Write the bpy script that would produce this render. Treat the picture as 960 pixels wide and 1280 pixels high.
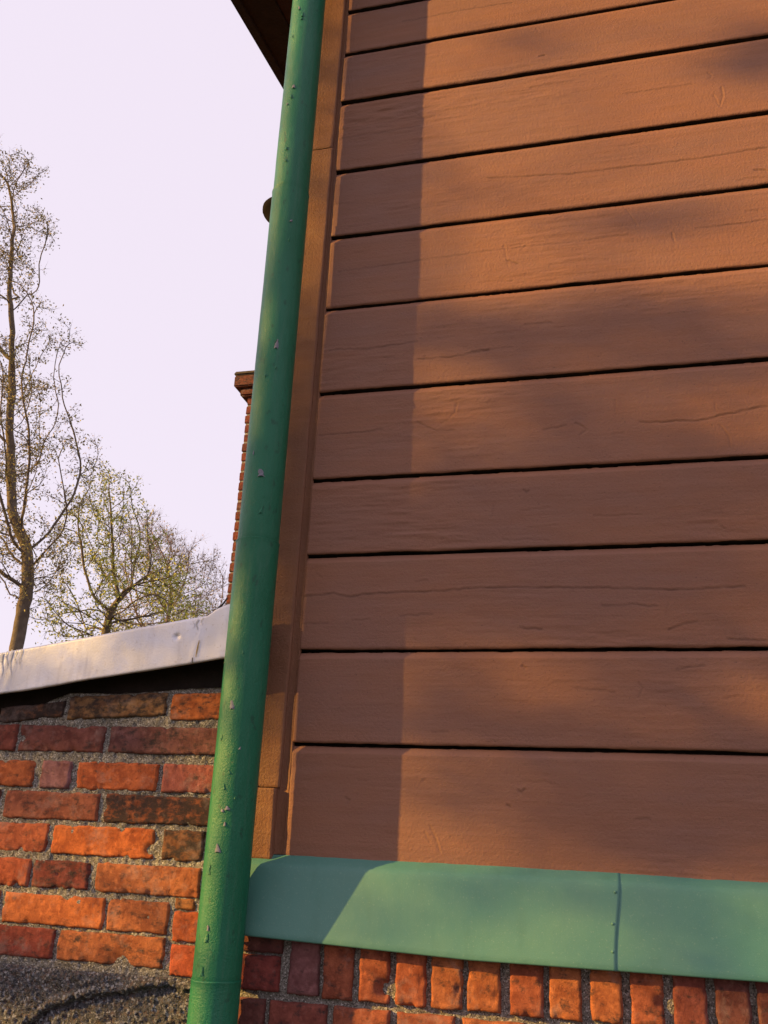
import bpy, math, random
import numpy as np
from mathutils import Matrix, Vector, kdtree

S = bpy.context.scene
C = S.collection
for o in list(bpy.data.objects): bpy.data.objects.remove(o)

# ------------------------------------------------------------------ camera
EYE = 1.5                                  # camera height; the board wall is the plane y = 0
YAW, PIT, ROL, FPX = math.radians(-15.0333), math.radians(19.6031), math.radians(-2.6368), 1138.57
_f = np.array([math.sin(YAW)*math.cos(PIT), math.cos(YAW)*math.cos(PIT), math.sin(PIT)])
_r = np.array([math.cos(YAW), -math.sin(YAW), 0.0])
_d = -np.cross(_r, _f)
_c, _s = math.cos(ROL), math.sin(ROL)
CM = np.array([_c*_r+_s*_d, -_s*_r+_c*_d, _f])       # right, down, forward
cam_d = bpy.data.cameras.new('camera'); cam = bpy.data.objects.new('camera', cam_d); C.objects.link(cam)
cam_d.sensor_fit = 'VERTICAL'; cam_d.sensor_height = 36; cam_d.lens = 36*FPX/1280
cam_d.clip_start = 0.05; cam_d.clip_end = 3000
m = Matrix.Identity(4)
for i in range(3):
    m[i][0] = CM[0][i]; m[i][1] = -CM[1][i]; m[i][2] = -CM[2][i]
m[0][3], m[1][3], m[2][3] = 0, -2.0, EYE
cam.matrix_world = m
S.camera = cam

def at(px, py, Y=0.0):
    """point of the upright plane y=Y that the photograph shows at px,py"""
    d = CM.T @ np.array([(px-480)/FPX, (py-640)/FPX, 1.0])
    t = (2.0+Y)/d[1]
    return np.array([d[0]*t, Y, d[2]*t+EYE])

# ------------------------------------------------------------------ light
SUN_AZ, SUN_EL = math.radians(24.0), math.radians(18.5)     # azimuth measured from the wall, from the left and the front
L = Vector((-math.cos(SUN_AZ)*math.cos(SUN_EL), -math.sin(SUN_AZ)*math.cos(SUN_EL), math.sin(SUN_EL)))
sd = bpy.data.lights.new('sun', 'SUN'); sun = bpy.data.objects.new('sun', sd); C.objects.link(sun)
sd.energy = 4.5; sd.angle = math.radians(0.5); sd.color = (1.0, 0.60, 0.13)
sun.rotation_euler = L.to_track_quat('Z', 'Y').to_euler(); sun.location = L*60
W = bpy.data.worlds.new('World'); S.world = W; W.use_nodes = True
nt = W.node_tree; nt.nodes.clear()
sky = nt.nodes.new('ShaderNodeTexSky'); sky.sky_type = 'NISHITA'; sky.sun_disc = False
sky.sun_elevation = SUN_EL; sky.sun_rotation = math.atan2(L.x, L.y); sky.dust_density = 3
veil = nt.nodes.new('ShaderNodeMix'); veil.data_type = 'RGBA'; veil.inputs[0].default_value = 0.9
veil.inputs[7].default_value = (4.35, 3.85, 4.42, 1)          # bright thin cloud veil over the whole sky
bg = nt.nodes.new('ShaderNodeBackground'); bg.inputs[1].default_value = 0.1
wo = nt.nodes.new('ShaderNodeOutputWorld')
nt.links.new(sky.outputs[0], veil.inputs[6]); nt.links.new(veil.outputs[2], bg.inputs[0]); nt.links.new(bg.outputs[0], wo.inputs[0])
S.view_settings.view_transform = 'Standard'; S.view_settings.look = 'None'
S.view_settings.exposure = 1.15; S.view_settings.gamma = 1
S.cycles.max_bounces = 6; S.cycles.use_denoising = True

# ------------------------------------------------------------------ helpers
WL = {}
def tag(o, label=None, cat=None, group=None, kind=None):
    if label: o['label'] = label
    if cat: o['category'] = cat
    if group: o['group'] = group
    if kind: o['kind'] = kind
    return o
def thing(name, loc, label, cat, group=None):
    o = bpy.data.objects.new(name, None); C.objects.link(o); o.location = loc
    o.empty_display_size = 0.2
    WL[o.name] = np.array(loc, float); return tag(o, label, cat, group)
def mk(name, V, F, mat, parent=None, smooth=True, color=None):
    """mesh object from world-space verts; origin at its middle; F = list of faces or (n,4)/(n,3) array"""
    V = np.asarray(V, float).reshape(-1, 3)
    c = (V.min(0)+V.max(0))/2
    me = bpy.data.meshes.new(name)
    if isinstance(F, np.ndarray):
        n, k = F.shape
        me.vertices.add(len(V)); me.vertices.foreach_set('co', (V-c).ravel())
        me.loops.add(n*k); me.loops.foreach_set('vertex_index', F.ravel().astype(np.int32))
        me.polygons.add(n); me.polygons.foreach_set('loop_start', np.arange(0, n*k, k, dtype=np.int32))
        me.update(calc_edges=True); me.validate()
    else:
        me.from_pydata([tuple(v) for v in V-c], [], F); me.update()
    me.polygons.foreach_set('use_smooth', [smooth]*len(me.polygons))
    me.materials.append(mat)
    o = bpy.data.objects.new(name, me); C.objects.link(o)
    p = WL[parent.name] if parent else np.zeros(3)
    if parent: o.parent = parent
    o.location = c-p; WL[o.name] = c
    if color is not None: o.color = color
    return o
def gridF(nr, nc, off=0):
    i = np.arange(nr-1)[:, None]*nc + np.arange(nc-1)[None, :]
    i = i.ravel()+off
    return np.stack([i, i+nc, i+nc+1, i+1], 1)
def box(x0, x1, y0, y1, z0, z1):
    V = [(x, y, z) for x in (x0, x1) for y in (y0, y1) for z in (z0, z1)]
    F = [(0, 1, 3, 2), (4, 6, 7, 5), (0, 4, 5, 1), (2, 3, 7, 6), (0, 2, 6, 4), (1, 5, 7, 3)]
    return V, F
def rbox(x0, x1, y0, y1, z0, z1, b=.003):
    """box with bevelled edges"""
    import bmesh
    bm = bmesh.new(); V, F = box(x0, x1, y0, y1, z0, z1)
    vs = [bm.verts.new(v) for v in V]
    for f in F: bm.faces.new([vs[i] for i in f])
    bmesh.ops.recalc_face_normals(bm, faces=bm.faces)
    bmesh.ops.bevel(bm, geom=bm.edges[:], offset=b, segments=2, affect='EDGES')
    bm.verts.index_update()
    out = [tuple(v.co) for v in bm.verts], [tuple(v.index for v in f.verts) for f in bm.faces]
    bm.free(); return out
_T = np.random.RandomState(5).rand(256, 256)*2-1
def vn(x, y, seed=0):
    x = x+seed*17.31; y = y+seed*9.77
    xi = np.floor(x).astype(int); yi = np.floor(y).astype(int)
    fx = x-xi; fy = y-yi; fx = fx*fx*(3-2*fx); fy = fy*fy*(3-2*fy)
    g = lambda a, b: _T[a % 256, b % 256]
    return (g(xi, yi)*(1-fx)+g(xi+1, yi)*fx)*(1-fy)+(g(xi, yi+1)*(1-fx)+g(xi+1, yi+1)*fx)*fy
def fbm(x, y, seed=0, o=3):
    s = 0; a = 1
    for k in range(o):
        s = s+a*vn(x*2**k, y*2**k, seed+k*3.1); a *= .5
    return s

# ------------------------------------------------------------------ materials
class N:
    def __init__(s, name):
        s.m = bpy.data.materials.new(name); s.m.use_nodes = True; s.t = s.m.node_tree
        s.b = s.t.nodes['Principled BSDF']; s.pos = s.t.nodes.new('ShaderNodeNewGeometry').outputs['Position']
    def n(s, t, **kw):
        x = s.t.nodes.new(t)
        for k, v in kw.items(): setattr(x, k, v)
        return x
    def lk(s, a, b): s.t.links.new(a, b)
    def vec(s, sc):
        x = s.n('ShaderNodeVectorMath', operation='MULTIPLY'); s.lk(s.pos, x.inputs[0]); x.inputs[1].default_value = sc; return x.outputs[0]
    def noise(s, sc=(1, 1, 1), scale=5, detail=4, rough=.55, out='Fac'):
        x = s.n('ShaderNodeTexNoise'); s.lk(s.vec(sc), x.inputs['Vector']); x.inputs['Scale'].default_value = scale
        x.inputs['Detail'].default_value = detail; x.inputs['Roughness'].default_value = rough; return x.outputs[out]
    def voro(s, scale, out='Distance', feature='F1'):
        x = s.n('ShaderNodeTexVoronoi', feature=feature); s.lk(s.pos, x.inputs['Vector']); x.inputs['Scale'].default_value = scale; return x.outputs[out]
    def ramp(s, f, stops):
        x = s.n('ShaderNodeValToRGB'); s.lk(f, x.inputs[0]); e = x.color_ramp.elements
        while len(e) < len(stops): e.new(.5)
        for i, (p, c) in enumerate(stops):
            e[i].position = p; e[i].color = (c, c, c, 1) if isinstance(c, (int, float)) else (*c, 1)
        return x.outputs[0]
    def mix(s, f, a, b, mode='MIX'):
        x = s.n('ShaderNodeMix', data_type='RGBA', blend_type=mode)
        for v, i in ((f, 0), (a, 6), (b, 7)):
            if hasattr(v, 'links'): s.lk(v, x.inputs[i])
            else: x.inputs[i].default_value = v if i == 0 else (*v, 1)
        return x.outputs[2]
    def math(s, op, a, b):
        x = s.n('ShaderNodeMath', operation=op)
        for v, i in ((a, 0), (b, 1)):
            if hasattr(v, 'links'): s.lk(v, x.inputs[i])
            else: x.inputs[i].default_value = v
        return x.outputs[0]
    def bump(s, h, dist, strength=1, prev=None):
        x = s.n('ShaderNodeBump'); s.lk(h, x.inputs['Height']); x.inputs['Distance'].default_value = dist; x.inputs['Strength'].default_value = strength
        if prev is not None: s.lk(prev, x.inputs['Normal'])
        return x.outputs[0]
    def fin(s, col, rough, normal=None, metal=0, spec=.5):
        if hasattr(col, 'links'): s.lk(col, s.b.inputs['Base Color'])
        else: s.b.inputs['Base Color'].default_value = (*col, 1)
        if hasattr(rough, 'links'): s.lk(rough, s.b.inputs['Roughness'])
        else: s.b.inputs['Roughness'].default_value = rough
        if normal is not None: s.lk(normal, s.b.inputs['Normal'])
        s.b.inputs['Metallic'].default_value = metal; s.b.inputs['Specular IOR Level'].default_value = spec
        return s.m

def mat_wood(name, c1, c2, amp=1.0, up=False):
    n = N(name)
    big = n.noise((1, 1, 3), 2.2, 3)
    streak = n.noise((90, 90, 3) if up else (3, 3, 90), 1.0, 5)
    col = n.mix(n.ramp(big, [(.35, 0.), (.65, 1.)]), c1, c2)
    col = n.mix(n.ramp(streak, [(.3, .0), (.75, .35)]), col, tuple(x*.72 for x in c1))
    dirt = n.ramp(n.noise((1, 1, 1), 190, 3), [(.66, 0.), (.74, .55)])
    col = n.mix(dirt, col, (.05, .03, .025))
    ca = n.n('ShaderNodeAttribute', attribute_name='crack')
    col = n.mix(n.math('MULTIPLY', ca.outputs['Fac'], .62), col, (.055, .028, .022))
    mc = n.noise((1, 1, 1), 700, 3, .8, 'Color')
    col = n.mix(.30, col, n.mix(1., col, n.mix(1., mc, (2., 2., 2.), 'MULTIPLY'), 'MULTIPLY'))
    h1 = n.noise((150, 150, 6) if up else (6, 6, 150), 1.0, 6, .7)
    h2 = n.noise((1, 1, 1), 160, 4, .6)
    nr = n.bump(h1, .0008*amp); nr = n.bump(h2, .0013*amp, 1, nr); nr = n.bump(n.noise((1, 1, 1.6), 420, 4, .7), .0006*amp, 1, nr)
    return n.fin(col, n.ramp(n.noise((1, 1, 4), 12, 3), [(.3, .56), (.7, .76)]), nr, 0, .3)
M_plank = mat_wood('brown_plank_paint', (.246, .107, .063), (.214, .104, .076))
M_trim = mat_wood('brown_trim_paint', (.215, .092, .048), (.18, .082, .050), 1.3, True)

def mat_green():
    n = N('green_pipe_paint')
    col = n.mix(n.ramp(n.noise((1, 1, .35), 9, 4), [(.35, 0.), (.68, 1.)]), (.005, .112, .054), (.014, .138, .078))
    col = n.mix(n.ramp(n.noise((1, 1, 1), 420, 2), [(.62, 0.), (.70, .6)]), col, (.03, .17, .10))
    col = n.mix(n.ramp(n.noise((1, 1, .6), 60, 4), [(.62, 0.), (.70, .6)]), col, (.008, .05, .03))
    col = n.mix(n.ramp(n.noise((6, 6, .5), 14, 4), [(.52, 0.), (.72, .4)]), col, (.05, .14, .09))
    nr = n.bump(n.noise((1, 1, .5), 45, 4), .0016); nr = n.bump(n.noise((1, 1, 1), 260, 4, .75), .0014, 1, nr)
    return n.fin(col, n.ramp(n.noise((1, 1, 1), 30, 3), [(.3, .33), (.7, .45)]), nr, 0, .28)
M_pipe = mat_green()
def mat_primer():
    n = N('bare_primer')
    col = n.mix(n.noise((1, 1, 1), 220, 3), (.07, .07, .09), (.20, .20, .255))
    return n.fin(col, .7, n.bump(n.noise((1, 1, 1), 400, 3), .0005))
M_primer = mat_primer()
def mat_flash():
    n = N('teal_flashing_paint')
    col = n.mix(n.ramp(n.noise((1, 1, 1), 3.5, 4), [(.35, 0.), (.65, 1.)]), (.058, .182, .152), (.080, .192, .156))
    col = n.mix(n.ramp(n.noise((1, 1, 1), 300, 3), [(.62, 0.), (.70, .35)]), col, (.20, .30, .24))
    col = n.mix(n.ramp(n.noise((1, 1, .2), 26, 5), [(.55, 0.), (.75, .3)]), col, (.05, .14, .10))
    nr = n.bump(n.noise((1, 1, 1), 9, 3), .003); nr = n.bump(n.noise((1, 1, 1), 420, 3), .0003, 1, nr)
    return n.fin(col, .5, nr, 0, .4)
M_flash = mat_flash()
def mat_brick(name, far=False):
    n = N(name)
    oi = n.n('ShaderNodeObjectInfo')
    base = oi.outputs['Color']; soot = oi.outputs['Alpha']
    blot = n.noise((1, 1, 1), 28, 6, .65)
    col = n.mix(n.ramp(blot, [(.34, 0.), (.62, .9)]), base, n.mix(1., base, (.50, .40, .42), 'MULTIPLY'))
    col = n.mix(n.ramp(n.noise((1, 1, 1), 70, 5), [(.52, 0.), (.74, .6)]), col, n.mix(1., base, (1.45, 1.5, 1.5), 'MULTIPLY'))
    sm = n.noise((1, 1, 1.6), 42, 7, .68)
    sm = n.math('ADD', sm, n.math('MULTIPLY', soot, .42))
    col = n.mix(n.ramp(sm, [(.62, 0.), (.78, .92)]), col, (.035, .026, .026))
    ef = n.ramp(n.noise((1, 1, 1), 18, 6, .7), [(.54, 0.), (.72, .42)])
    col = n.mix(ef, col, (.36, .26, .24))
    pit = n.ramp(n.noise((1, 1, 1), 330, 3), [(.64, 0.), (.72, .75)])
    col = n.mix(pit, col, (.07, .035, .025))
    nr = n.bump(n.noise((1, 1, 1), 75, 6, .7), .005); nr = n.bump(n.noise((1, 1, 1), 420, 4, .8), .0026, 1, nr)
    return n.fin(col, .92, nr, 0, .3)
M_brick = mat_brick('old_brick')
def mat_mortar():
    n = N('sandy_mortar')
    col = n.mix(n.noise((1, 1, 1), 14, 5), (.16, .15, .135), (.33, .30, .265))
    g = n.voro(420, 'Color')
    sep = n.n('ShaderNodeSeparateColor'); n.lk(g, sep.inputs[0])
    col = n.mix(n.ramp(sep.outputs[0], [(.80, 0.), (.84, .8)]), col, (.55, .52, .50))
    col = n.mix(n.ramp(sep.outputs[1], [(.72, 0.), (.76, .75)]), col, (.055, .045, .04))
    col = n.mix(n.ramp(n.noise((1, 1, 1), 55, 4), [(.56, 0.), (.70, .6)]), col, (.10, .085, .07))
    nr = n.bump(n.noise((1, 1, 1), 230, 4, .7), .004); nr = n.bump(n.voro(420), .002, 1, nr)
    return n.fin(col, .9, nr, 0, .2)
M_mortar = mat_mortar()
def mat_render():
    n = N('pebbly_render')
    g = n.voro(210, 'Color'); sep = n.n('ShaderNodeSeparateColor'); n.lk(g, sep.inputs[0])
    col = n.mix(n.noise((1, 1, 1), 20, 5), (.045, .045, .060), (.14, .135, .150))
    col = n.mix(n.ramp(sep.outputs[0], [(.74, 0.), (.78, .9)]), col, (.34, .33, .36))
    col = n.mix(n.ramp(sep.outputs[1], [(.70, 0.), (.74, .8)]), col, (.12, .07, .06))
    col = n.mix(n.ramp(sep.outputs[2], [(.66, 0.), (.70, .9)]), col, (.025, .024, .034))
    col = n.mix(n.ramp(n.voro(340, 'Distance'), [(.12, 1.), (.22, 0.)]), col, (.62, .62, .66))
    nr = n.bump(n.voro(330), .004); nr = n.bump(n.noise((1, 1, 1), 260, 4, .75), .005, 1, nr)
    return n.fin(col, .6, nr, 0, .5)
M_render = mat_render()
def mat_zinc():
    n = N('zinc_sheet')
    col = n.mix(n.ramp(n.noise((1, 1, .5), 7, 5), [(.3, 0.), (.7, 1.)]), (.42, .42, .49), (.60, .59, .66))
    col = n.mix(n.ramp(n.noise((5, 5, .8), 9, 4), [(.55, 0.), (.72, .35)]), col, (.30, .28, .33))
    col = n.mix(n.ramp(n.noise((1, 1, 1), 120, 5), [(.62, 0.), (.72, .5)]), col, (.34, .30, .30))
    nr = n.bump(n.noise((1, 1, 1), 7, 3), .003); nr = n.bump(n.noise((1, 1, 1), 200, 3), .0004, 1, nr)
    return n.fin(col, n.ramp(n.noise((1, 1, 1), 20, 4), [(.3, .33), (.7, .55)]), nr, .55, .5)
M_zinc = mat_zinc()
def plain(name, c, r=.8, sc=30, dist=.003, c2=None):
    n = N(name)
    col = n.mix(n.ramp(n.noise((1, 1, 1), sc, 5), [(.3, 0.), (.7, 1.)]), c, c2 or tuple(x*.6 for x in c))
    return n.fin(col, r, n.bump(n.noise((1, 1, 1), sc*3, 4), dist), 0, .3)
M_dark = plain('dark_timber_and_gap_shade', (.022, .014, .011), .9)
M_soff = plain('dark_brown_soffit', (.040, .018, .015), .85)
M_chip = plain('torn_paint_shade', (.020, .022, .020), .8)
M_stain = plain('ochre_drip', (.42, .28, .08), .6)
M_splash = plain('pale_paint_splash', (.68, .68, .76), .5)
M_seam = plain('dark_lead_strip', (.05, .05, .055), .6)
M_cap = plain('weathered_cap_concrete', (.09, .07, .055), .9, 12)
M_clay = plain('dark_clay_pot', (.016, .013, .012), .7, 12)
M_bark = plain('bark', (.085, .062, .045), .95, 9, .01, (.15, .115, .085))
M_bark3 = plain('reddish_bark', (.16, .105, .085), .95, 9, .01, (.20, .14, .11))
M_grass = plain('grass_ground', (.030, .045, .018), .95, 3, .03, (.055, .050, .030))
def mat_leaf(name, a, b):
    n = N(name)
    col = n.mix(n.ramp(n.noise((1, 1, 1), 3.5, 3), [(.35, 0.), (.65, 1.)]), a, b)
    n.b.inputs['Transmission Weight'].default_value = 0
    return n.fin(col, .6, None, 0, .3)
M_leaf1 = mat_leaf('brown_green_buds', (.24, .16, .06), (.30, .27, .08))
M_leaf2 = mat_leaf('young_yellow_green_leaf', (.32, .36, .06), (.38, .36, .10))
M_leaf3 = mat_leaf('pinkish_buds', (.34, .22, .16), (.28, .26, .10))

# ------------------------------------------------------------------ ground
R = 600.
V = [(-R, -R, 0), (R, -R, 0), (R, R, 0), (-R, R, 0)]
tag(mk('ground', V, [(0, 1, 2, 3)], M_grass, None, False), 'grassy ground around the buildings', kind='structure')

# ------------------------------------------------------------------ THE HOUSE
BRY = -0.030                               # face of all brickwork
house = thing('timber_house', (0, 0, 0), 'brown weatherboarded house with brick plinth and green flashing', 'house')
rng = np.random.RandomState(3)
V, F = box(-.82, 1.95, .034, .12, EYE-1.5, EYE+2.70)
sheath = mk('timber_wall', V, F, M_soff, house, False)
lines = [2.545, 2.378, 2.209, 2.024, 1.776, 1.553, 1.324, 1.072, .830, .633, .401, .189, -.054]
lines = [l+EYE for l in lines]
CR = [  # cracks seen in the photograph: pixel polylines with depth in mm
 ([(503,27),(545,19),(587,11),(640,3)],.9), ([(427,173),(470,167),(525,157)],.5), ([(418,255),(460,253)],.4),
 ([(423,339),(480,332),(532,324),(554,321),(620,312),(705,303),(785,293)],.7), ([(870,285),(924,279),(959,274)],.9),
 ([(610,222),(716,217),(789,208),(880,197),(920,190),(959,184)],1.1), ([(781,117),(865,105)],.8),([(610,130),(650,126)],.5),
 ([(902,109),(904,120),(900,133)],1.6), ([(892,118),(898,131)],1.2), ([(885,91),(890,95),(886,99)],1.3), ([(670,36),(673,39)],1.6), ([(674,71),(681,69)],1.8),
 ([(412,438),(467,436),(522,427)],.9), ([(523,449),(569,446),(611,438)],1.2), ([(480,447),(523,449)],.4),
 ([(571,504),(569,515),(558,526),(551,530)],1.6), ([(522,528),(547,539),(567,537)],1.4), ([(399,544),(445,541),(478,537)],.8),
 ([(656,405),(690,404)],1.), ([(719,529),(734,537),(725,545)],1.6), ([(679,538),(708,532)],1.),
 ([(800,528),(843,527),(880,525),(902,519),(959,508)],1.7), ([(899,531),(911,544),(913,559)],1.4), ([(769,500),(770,518)],1.1), ([(894,503),(895,515)],.9),
 ([(663,529),(662,540)],.9), ([(617,632),(614,646)],1.), ([(655,612),(658,616),(661,613)],1.2), ([(937,634),(935,641)],1.2), ([(901,636),(902,641)],1.), ([(900,657),(905,661)],1.2),
 ([(376,746),(416,742),(438,746),(456,743),(503,740),(547,739),(598,735),(650,734),(687,735),(749,735),(818,737),(865,737),(931,733)],1.2),
 ([(752,757),(790,756),(821,758)],1.), ([(836,786),(855,780),(872,778)],1.3), ([(650,785),(677,786)],1.4), ([(910,799),(959,801)],1.), ([(836,754),(832,769)],.9),
 ([(500,770),(540,768)],.7), ([(376,780),(410,779)],.6), ([(798,855),(804,860),(798,873)],1.5), ([(653,833),(657,835)],1.8), ([(720,861),(768,865)],.8),
 ([(432,996),(437,1000),(434,1003)],1.9), ([(648,988),(652,991),(656,986)],1.6), ([(538,1033),(545,1048),(550,1064)],1.8), ([(531,1040),(537,1052)],1.2), ([(634,1006),(638,1008)],1.3),
 ([(795,1024),(812,1023)],.9), ([(540,915),(560,914)],.6), ([(846,836),(880,832)],1.), ([(590,440),(611,437)],1.3), ([(611,437),(640,434)],.5),
 ([(634,325),(648,329)],1.2), ([(840,290),(843,302)],1.4), ([(783,262),(797,282)],1.1), ([(519,140),(527,147)],1.), ([(518,184),(532,168)],1.), ([(630,306),(636,335)],.8), ([(943,212),(958,213)],1.4),
]
CW = []
for pl, dep in CR:
    w = [at(x, y) for x, y in pl]; CW.append((np.array([[p[0], p[2]] for p in w]), dep*(.62 if abs(w[-1][2]-w[0][2]) > abs(w[-1][0]-w[0][0]) else .95)*1e-3, .35 if abs(w[-1][2]-w[0][2]) > .5*abs(w[-1][0]-w[0][0]) else .8))
rr = random.Random(11)
for k in range(150):                       # short wrinkles, dents and hairline splits of the old paint
    x = rr.uniform(-.7, .55); z = rr.uniform(-.03, 2.5)+EYE; l = rr.choice((.004, .006, .03, .05, .09))*rr.uniform(.6, 1.4)
    a = rr.uniform(-.10, .10) if l > .02 else rr.uniform(-.8, .8)
    P = [(x+t*l*math.cos(a), z+t*l*math.sin(a)+rr.uniform(-.0012, .0012)) for t in (0, .33, .66, 1)]
    CW.append((np.array(P), rr.uniform(.25, .9)*1e-3, .22))
XL = -.727
xs = np.concatenate([np.arange(XL, .60, .0024), np.linspace(.61, 1.9, 60)])
for bi in range(len(lines)-1):
    zt, zb = lines[bi], lines[bi+1]
    last = bi == len(lines)-2
    top = zt-.0012; bot = zb+(.0030 if not last else -.004)
    off = rng.uniform(-.0015, .0015)
    nv = int((top-bot)/.0028)
    zz = np.concatenate([[top+.010, top+.0005, top-.0012], np.linspace(top-.0020, top-.0170, 8), [top-.0178], np.linspace(top-.0200, bot, nv-5)])
    Z, X = np.meshgrid(zz, xs, indexing='ij')
    Z = Z.copy()
    # ragged lower edge, slightly wandering board edges
    edge = fbm(X*9, Z*0+bi*3.3, 2, 3)*.0012+fbm(X*60, Z*0+bi*5.3, 4, 2)*.0005
    tt = np.clip((top-Z)/(top-bot), 0, 1)
    Z += edge*np.abs(tt*2-1)
    v = top-Z
    prof = np.interp(v, [-.02, 0., .0012, .0020, .0170, .0178, 1.], [.030, .0290, .0280, .0088, .0004, 0., 0.])
    rb = Z-bot                                               # rounded bottom arris
    prof = prof+np.where(rb < .005, (.005-rb).clip(0, .005)**2/.005*.7, 0)
    el = (X-XL)
    prof = prof+np.where(el < .004, (.004-el)**2/.004*.6, 0)
    flat = np.clip((v-.012)/.008, 0, 1)
    gm = .35+.65*np.clip(fbm(X*3, Z*14, bi+44, 2)+.5, 0, 1)
    h = gm*(fbm(X*2.6+fbm(X*3, Z*9, bi, 2)*.4, Z*62, bi+1, 4)*.00024 + fbm(X*14, Z*240, bi+21, 3)*.00016)
    h += fbm(X*45, Z*60, bi+9, 3)*.00016 + fbm(X*1.5, Z*6, bi+33, 2)*.0006
    wr = np.clip(fbm(X*2.5, Z*7, bi+70, 2)-.05, 0, 1)            # patches where the paint is wrinkled
    h += wr*fbm(X*16, Z*120, bi+50, 4)*.0014
    h *= .35+.65*flat
    crack = np.zeros(X.shape)
    for pl, dep, stain in CW:
        x0, z0 = pl.min(0)-.012; x1, z1 = pl.max(0)+.012
        if z1 < bot or z0 > top: continue
        r_ = np.where((zz > z0) & (zz < z1))[0]; c_ = np.where((xs > x0) & (xs < x1))[0]
        if len(r_) == 0 or len(c_) == 0: continue
        sl = (slice(r_[0], r_[-1]+1), slice(c_[0], c_[-1]+1))
        gx, gz = X[sl], Z[sl]+fbm(X[sl]*70, X[sl]*0+dep*9e3, 8, 3)*.0016
        D = np.full(gx.shape, 9.); SG = np.zeros(gx.shape)
        for a, b in zip(pl[:-1], pl[1:]):
            e = b-a; L2 = (e@e)+1e-12
            t = (((gx-a[0])*e[0]+(gz-a[1])*e[1])/L2).clip(0, 1)
            dx = gx-(a[0]+t*e[0]); dz = gz-(a[1]+t*e[1]); d = np.hypot(dx, dz)
            SG = np.where(d < D, dz*np.sign(e[0]+1e-9), SG); D = np.minimum(D, d)
        w = .0020
        wob = .55+.6*(vn(gx*60, gz*10, 6)*.5+.5)
        h[sl] -= dep*1.25*wob*np.exp(-(D/w)**2)
        crack[sl] = np.maximum(crack[sl], np.exp(-(D/.0022)**2)*wob*stain*min(1., dep/1.0e-3))
        h[sl] += dep*.45*wob*np.exp(-((D-.0042)/.0026)**2)*(SG > 0)
    if last: h += np.exp(-((rb-.004)/.0035)**2)*(.0010+fbm(X*45, Z*0, 91, 4)*.0014)+np.exp(-((rb-.011)/.003)**2)*(-.0004+fbm(X*30, Z*0, 95, 3)*.0006)
    Y = prof-h+off
    Vv = np.stack([X, Y, Z], -1)
    # lower return edge and left end return
    low = Vv[-1].copy(); low[:, 1] = .033
    Vv = np.concatenate([Vv, low[None]], 0)
    lend = Vv[:, 0].copy(); lend[:, 1] = .033
    Vv = np.concatenate([lend[:, None], Vv], 1)
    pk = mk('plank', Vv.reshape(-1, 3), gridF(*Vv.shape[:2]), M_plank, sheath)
    pk.data.materials.append(M_dark)  # gap shade painted near-black on the hidden lip and lower return faces
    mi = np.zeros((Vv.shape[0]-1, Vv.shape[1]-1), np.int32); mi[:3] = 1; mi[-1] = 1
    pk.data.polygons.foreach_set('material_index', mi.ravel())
    ck = np.zeros(Vv.shape[:2], np.float32); ck[:crack.shape[0], 1:] = crack
    at_ = pk.data.attributes.new('crack', 'FLOAT', 'POINT'); at_.data.foreach_set('value', ck.ravel())
V, F = box(1.9, 2.0, -.01, .12, EYE-.04, EYE+2.70); mk('corner_board', V, F, M_trim, house, False)

# corner board: a dense upright strip with knots, joints and a thicker foot block
def trim(zb, zt, face, xr_b, xr_t, seed, name='corner_board'):
    nz = int((zt-zb)/.003)+2
    zz = np.linspace(zt, zb, nz)
    prof_u = [0, .0005, .004, .010, .03, .05, .065, .080, .0845, .088, .0885, .0886]
    out = []
    for z in zz:
        t = (z-zb)/(zt-zb); xr = xr_b+(xr_t-xr_b)*t
        e = min(z-zb, zt-z)
        row = []
        for i, u in enumerate(prof_u):
            x = xr-.0885+u
            y = face
            if i in (0, len(prof_u)-1): y = .03
            elif i in (1, len(prof_u)-2): y = face+.005
            elif i in (2, len(prof_u)-3): y = face+.0012
            if e < .0025 and y < .02: y += (.0025-e)*.6
            row.append((x, y, z))
        out.append(row)
    A = np.array(out)
    X, Z = A[..., 0], A[..., 2]
    h = fbm(X*120, Z*5, seed, 3)*.0005+fbm(X*40, Z*40, seed+4, 3)*.0006
    A[..., 1] = np.where(A[..., 1] < .02, A[..., 1]-h, A[..., 1])
    A[..., 0] += fbm(Z*12, Z*0, seed+9, 3)*.0012
    mk(name, A.reshape(-1, 3), gridF(*A.shape[:2]), M_trim, house)
zj1, zj2 = at(350, 985)[2], at(408, 187)[2]
zj3 = at(385, 492)[2]
trim(EYE-.056, zj1-.001, -.014, -.752, -.752, 1, 'corner_block')
trim(zj1+.001, zj2-.001, -.006, -.748, -.738, 2)
trim(zj2+.001, EYE+2.60, -.006, -.739, -.732, 3)

zz = np.arange(EYE+2.55, EYE-.05, -.004); rows = []
for z in zz:
    e = fbm(np.array([z*16.]), np.array([0.]), 3, 3)[0]*.0012
    rows.append([(-.760, .003, z), (-.748, .0035+e*.6, z), (-.738, .0045+e, z), (-.729, .0022+e*.4, z), (-.7262, .0010+e*.4, z), (-.7255, .012, z)])
A = np.array(rows); mk('paint_filler', A.reshape(-1, 3), gridF(*A.shape[:2]), M_trim, house)

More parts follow.
